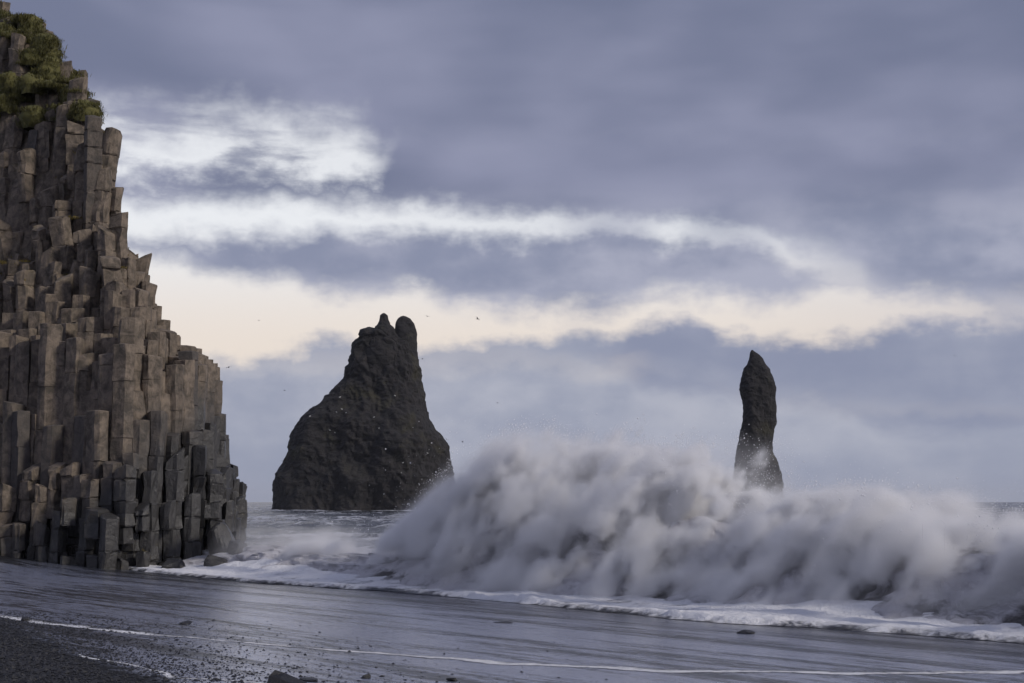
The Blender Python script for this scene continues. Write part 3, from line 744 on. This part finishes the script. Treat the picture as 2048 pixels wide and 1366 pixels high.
loc = oct_[None] * (1 + rng.normal(0, 0.28, (len(pxx), 6, 1))) * np.stack([rng.uniform(0.9, 1.6, len(pxx)), rng.uniform(0.7, 1.1, len(pxx)), rng.uniform(0.45, 0.8, len(pxx))], 1)[:, None, :]
lx = loc[..., 0] * cc[:, None] - loc[..., 1] * sn[:, None]; ly = loc[..., 0] * sn[:, None] + loc[..., 1] * cc[:, None]
V = np.stack([pxx[:, None] + lx * rad[:, None], pyy[:, None] + ly * rad[:, None], pz[:, None] + (loc[..., 2] + 0.25) * rad[:, None]], -1).reshape(-1, 3)
Ft = (ofc[None] + (np.arange(len(pxx)) * 6)[:, None, None]).reshape(-1, 3)
tag(obj('gravel', V, Ft, M_pebble), 'coarse black gravel banked up on the near beach', None, None, 'stuff')

def stone_geo(size, seed, facets=7):
    """a boulder cut by random planes"""
    r = np.random.default_rng(seed); nu, nv = 22, 14
    th = np.linspace(0, 2 * np.pi, nu, endpoint=False); ph = np.linspace(-np.pi / 2, np.pi / 2, nv)
    P, Th = np.meshgrid(ph, th, indexing='ij')
    D = np.stack([np.cos(P) * np.cos(Th), np.cos(P) * np.sin(Th), np.sin(P)], -1).reshape(-1, 3)
    rad = np.full(len(D), 1.25)
    for _ in range(facets * 2):
        n = r.normal(size=3); n /= np.linalg.norm(n); c = D @ n
        rad = np.minimum(rad, np.where(c > 0.05, r.uniform(0.65, 1.0) / np.maximum(c, 0.05), 9))
    rad *= 1 + 0.05 * fbm(D[:, 0] * 3, D[:, 1] * 3, D[:, 2] * 3, 3, seed)
    return D * rad[:, None] * np.array(size), [tuple(f) for f in gridfaces(nv, nu, True).tolist()]
def stone(px, py, size, rot, seed, label, sink=0.25, group=None, mat=None, zbase=None, name='beach_stone'):
    g = ground(px, py, None if zbase is None else (lambda x, y: zbase))
    if zbase is None: g[2] = beach_z(np.array([g[0]]), np.array([g[1]]))[0]
    V, Fq = stone_geo(size, seed)
    o = obj(name, V, Fq, mat or M_stone)
    o.location = (g[0], g[1], g[2] + size[2] * (0.75 - sink)); o.rotation_euler = rot
    return tag(o, label, 'stone', group)
g = ground(560, 1366); g[2] = beach_z(np.array([g[0]]), np.array([g[1]]))[0]
Vw = np.array(((-0.16, -0.10, -0.05), (-0.10, 0.14, -0.05), (0.34, 0.10, -0.05), (0.30, -0.12, -0.05), (-0.13, -0.05, 0.09), (-0.07, 0.03, 0.155), (0.05, 0.05, 0.115), (0.33, 0.02, 0.0), (0.02, -0.09, 0.06)))
wst = obj('beach_stone', Vw, [(0, 3, 2, 1), (0, 1, 5, 4), (1, 2, 7, 6, 5), (2, 3, 7), (3, 0, 8), (0, 4, 8), (4, 5, 6, 8), (6, 7, 8), (7, 3, 8)], M_stone)
wst.location = g; tag(wst, 'black wedge-shaped stone beside the foam edge of the gravel', 'stone')
stone(620, 1363, (0.12, 0.09, 0.03), (0, 0.1, 0.2), 32, 'flat grey slab lying beside the black wedge-shaped stone', 0.2)
stone(372, 1249, (0.13, 0.10, 0.045), (0, 0, 0.2), 33, 'low dark stone with a swash trail on the wet sand', 0.3)
stone(52, 1242, (0.08, 0.06, 0.05), (0, 0, 0.7), 34, 'small black stone caught in the long foam line', 0.2)
stone(1490, 1268, (0.20, 0.15, 0.07), (0, 0, 0.1), 35, 'dark stone half buried just below the surge foam', 0.4)
stone(1005, 1246, (0.24, 0.14, 0.022), (0, 0, -0.1), 36, 'flat black stone awash on the bare wet sand', 0.4)
stone(735, 1357, (0.06, 0.05, 0.035), (0, 0, 0.4), 37, 'little black stone on wet sand past the flat slab', 0.2)
stone(905, 1362, (0.08, 0.05, 0.03), (0, 0, 0.1), 38, 'thin dark stone on wet sand, farthest from the gravel', 0.2)
# boulders at the seaward foot of the cliff
bl = [(455, 1141, (0.8, 0.7, 1.25), 51, 'tall wet boulder leaning on the seaward corner of the cliff'), (473, 1142, (0.75, 0.6, 0.95), 52, 'rounded wet boulder second from the end of the cliff foot'),
      (490, 1142, (0.65, 0.6, 0.70), 53, 'jagged wet boulder next to the last rock at cliff foot'), (508, 1143, (0.55, 0.5, 0.50), 54, 'low pointed rock ending the cliff foot in the foam'),
      (438, 1146, (0.6, 0.45, 0.55), 55, 'squat black rock half drowned in foam under the cliff corner'), (345, 1146, (0.6, 0.45, 0.42), 56, 'flat foam-washed rock at the middle of the cliff foot')]
for px, py, sz_, sd_, lb in bl:
    stone(px, py, sz_, (0.2, 0.35, sd_ * 0.7), sd_, lb, 0.15, 'boulders at the cliff foot', M_rock, 0.0, 'wet_boulder')

# ------------------------------------------------------------------ grass and moss on the cliff
def blades(centres, n_per, h, w, mat, name, label, droop=0.5):
    cs = np.repeat(np.array(centres), n_per, 0); n = len(cs)
    cs = cs + np.stack([rng.normal(0, 0.16, n), rng.normal(0, 0.16, n), np.zeros(n)], 1)
    d = rng.normal(0, 1, (n, 2)) + np.array((0.35, -0.6)); d /= np.linalg.norm(d, axis=1)[:, None]
    hh_ = h * rng.uniform(0.5, 1.3, n)
    side = np.stack([-d[:, 1], d[:, 0], np.zeros(n)], 1) * (w * rng.uniform(0.6, 1.4, n))[:, None]
    cs[:, 2] -= 0.05
    midp = cs + np.stack([d[:, 0] * hh_ * 0.3, d[:, 1] * hh_ * 0.3, hh_ * 0.65], 1)
    tip = cs + np.stack([d[:, 0] * hh_ * 0.9, d[:, 1] * hh_ * 0.9, hh_ * (0.75 - droop * rng.random(n))], 1)
    V = np.stack([cs - side, cs + side, midp + side * 0.8, midp - side * 0.8, tip], 1).reshape(-1, 3)
    k = (np.arange(n) * 5)[:, None]
    Fq = [tuple(r) for r in (np.array((0, 1, 2, 3)) + k).tolist()] + [tuple(r) for r in (np.array((3, 2, 4)) + k).tolist()]
    o = obj(name, V, Fq, mat); return tag(o, label, None, None, 'stuff')
gc, mc = [], []
for (i, poly, z0, z1, zone, ex, x, y, s) in cols:
    pxx_ = 1024 + F * x / y; pyy_ = 1003 - F * (z1 - CAMZ) / y
    if pyy_ < 225 and rng.random() < 0.9:
        for q in range(14): gc.append((x + rng.uniform(-0.4, 0.4), y + rng.uniform(-0.4, 0.4), z1 + 0.02))
    elif pyy_ < 580 and rng.random() < 0.36:
        for q in range(2): mc.append((x + rng.uniform(-0.35, 0.35), y + rng.uniform(-0.35, 0.35), z1))
TV, TF, tk = [], [], 0
for (i, poly, z0, z1, zone, ex, x, y, s) in cols:
    if 1003 - F * (z1 - CAMZ) / y < 225 and rng.random() < 0.78:
        m = 12; a = np.linspace(0, 2 * np.pi, m, endpoint=False); r0 = rng.uniform(0.45, 0.75); hang = rng.uniform(0.3, 1.3)
        for r1, dz_ in ((1.0, -hang), (1.12, -hang * 0.5), (1.05, -0.08), (0.8, 0.12), (0.4, 0.24), (0.05, 0.28)):
            rr_ = r0 * r1 * (1 + 0.16 * rng.normal(size=m)); TV.append(np.stack([x + rr_ * np.cos(a), y + rr_ * np.sin(a), np.full(m, z1 + dz_) + rng.normal(0, 0.06, m)], 1))
        TF += [tuple(q + tk for q in f) for f in gridfaces(6, m, True).tolist()]; tk += 6 * m
        for q in range(60):
            aa = rng.uniform(0, 6.28); kk = rng.random()
            gc.append((x + r0 * 1.05 * math.cos(aa), y + r0 * 1.05 * math.sin(aa), z1 - hang * kk))
tag(obj('turf', np.vstack(TV), TF, M_grass, smooth=True), 'cushions of green turf hanging over the cliff top columns', None, None, 'stuff')
blades(gc, 22, 0.28, 0.016, M_grass, 'grass', 'green grass draped over the top of the basalt cliff', 0.9)
blades(mc, 30, 0.16, 0.022, M_moss, 'moss', 'yellow moss tufts on the upper ledges of the cliff', 0.6)

# ------------------------------------------------------------------ seabirds
def bird_parts():
    th = np.linspace(0, 2 * np.pi, 8, endpoint=False); xs = np.linspace(-0.24, 0.26, 9)
    rr_ = np.array((0.012, 0.035, 0.058, 0.068, 0.066, 0.055, 0.042, 0.034, 0.006)); up_ = np.array((0.01, 0.0, 0, 0, 0, 0.005, 0.015, 0.02, 0.01))
    V = np.stack([np.repeat(xs[:, None], 8, 1), rr_[:, None] * np.cos(th), rr_[:, None] * np.sin(th) * 0.9 + up_[:, None]], -1).reshape(-1, 3)
    body = make_mesh('body', V, gridfaces(9, 8, True), True)
    def wing(sg):
        st = [(0.0, 0.10, -0.07, 0.02), (0.22, 0.13, -0.05, 0.13), (0.42, 0.10, -0.03, 0.15), (0.62, -0.02, -0.08, 0.08), (0.74, -0.14, -0.15, 0.03)]
        V, Fq = [], []
        for (yy, xf, xb, zz_) in st:
            V += [(xf, sg * yy, zz_ + 0.012), (xb, sg * yy, zz_ + 0.008), (xb, sg * yy, zz_ - 0.002), (xf, sg * yy, zz_ - 0.006)]
        for k in range(len(st) - 1):
            for a in range(4): Fq.append((k * 4 + a, k * 4 + (a + 1) % 4, k * 4 + 4 + (a + 1) % 4, k * 4 + 4 + a))
        Fq += [(0, 1, 2, 3), (16, 17, 18, 19)]
        return make_mesh('wing', np.array(V), Fq)
    tail = make_mesh('tail', np.array(((-0.20, -0.03, 0.01), (-0.20, 0.03, 0.01), (-0.34, 0.06, 0.015), (-0.34, -0.06, 0.015), (-0.20, -0.03, -0.005), (-0.20, 0.03, -0.005), (-0.34, 0.06, 0.005), (-0.34, -0.06, 0.005))), [(0, 1, 2, 3), (4, 7, 6, 5), (0, 3, 7, 4), (1, 5, 6, 2), (2, 6, 7, 3), (0, 4, 5, 1)])
    return body, wing(1), wing(-1), tail
bm = bird_parts()
for me in bm: me.materials.append(M_bird)
def bird(px, py, Yd, yaw, roll, label, size=1.0):
    p = at(px, py, Yd); o = empty('flying_seabird', p); o.rotation_euler = (roll, 0.0, yaw); o.scale = (size,) * 3
    for me in bm:
        c = bpy.data.objects.new(me.name, me); C.objects.link(c); c.parent = o
    tag(o, label, 'bird', 'seabirds in flight')
bird(457, 735, 260, 2.6, -0.35, 'dark seabird gliding close beside the cliff edge')
bird(955, 638, 210, 0.5, 0.5, 'dark banking seabird against the cream gap right of the horns')
bird(855, 633, 330, 0.9, 0.3, 'tiny seabird just beside the top of the right horn')
bird(845, 718, 360, 0.3, 0.1, 'seabird passing just under the right horn of the stack')
bird(567, 926, 280, 1.9, 0.6, 'dark seabird low beside the left flank of the broad stack')
bird(569, 781, 400, 0.7, 0.2, 'faint seabird in the grey sky above the stack shoulder')
bird(893, 879, 360, 1.2, 0.5, 'seabird hugging the right flank of the broad stack')
bird(925, 884, 330, 0.4, 0.3, 'seabird a little out from the right flank of the broad stack')
bird(995, 806, 420, 0.2, 0.1, 'pale distant seabird alone in grey cloud between the two stacks')
bird(1910, 712, 340, 1.3, 0.4, 'lone seabird flying on the far side of the slender pillar')
bird(518, 641, 480, 0.4, 0.2, 'faint distant seabird in the cream gap beside the cliff')

# white birds resting on the stack
from mathutils.bvhtree import BVHTree
from mathutils import Vector
me = st1.data
bvh = BVHTree.FromPolygons([v.co + st1.location for v in me.vertices], [p.vertices[:] for p in me.polygons])
th = np.linspace(0, 2 * np.pi, 8, endpoint=False)
xs = np.array((-0.32, -0.18, 0.0, 0.14, 0.20, 0.26, 0.31, 0.36)); rr_ = np.array((0.02, 0.09, 0.14, 0.11, 0.07, 0.075, 0.05, 0.01)); zc = np.array((0.10, 0.12, 0.15, 0.19, 0.25, 0.29, 0.29, 0.28))
Vb = np.stack([np.repeat(xs[:, None], 8, 1), rr_[:, None] * np.cos(th), rr_[:, None] * np.sin(th) + zc[:, None]], -1).reshape(-1, 3)
rest_me = make_mesh('perched_seabird', Vb, gridfaces(8, 8, True), True); rest_me.materials.append(M_white)
for k, (px, py) in enumerate([(680, 795), (673, 825), (684, 819), (692, 826), (620, 833), (660, 861), (670, 866), (748, 835), (758, 857), (855, 907), (858, 900), (806, 926), (803, 946), (790, 792)]):
    hit = bvh.ray_cast(Vector((0, 0, CAMZ)), Vector(ray(px, py)).normalized())
    if hit[0] is None: continue
    o = bpy.data.objects.new('perched_seabird', rest_me); C.objects.link(o)
    o.location = hit[0] + Vector((0, -0.15, -0.05)); o.rotation_euler.z = 0.4 + 1.7 * k
    tag(o, 'white seabird resting on the dark flank of the broad stack', 'bird', 'white birds resting on the stack')

# ------------------------------------------------------------------ sea haze
hm = bpy.data.materials.new('sea haze'); hm.use_nodes = True; t = NT(hm.node_tree); t.n.clear()
hv = t.node('ShaderNodeVolumePrincipled'); hv.inputs['Color'].default_value = (0.96, 0.97, 1.0, 1); hv.inputs['Density'].default_value = 0.00005
t.l.new(hv.outputs[0], t.node('ShaderNodeOutputMaterial').inputs['Volume'])
Vh = np.array([(x, y, z) for x in (-9600, 9600) for y in (-300, 9600) for z in (-6, 74)], float)
hz = obj('haze', Vh, [(0, 1, 3, 2), (4, 6, 7, 5), (0, 4, 5, 1), (2, 3, 7, 6), (0, 2, 6, 4), (1, 5, 7, 3)], hm)
tag(hz, 'thin pale sea haze over the whole bay', None, None, 'stuff')
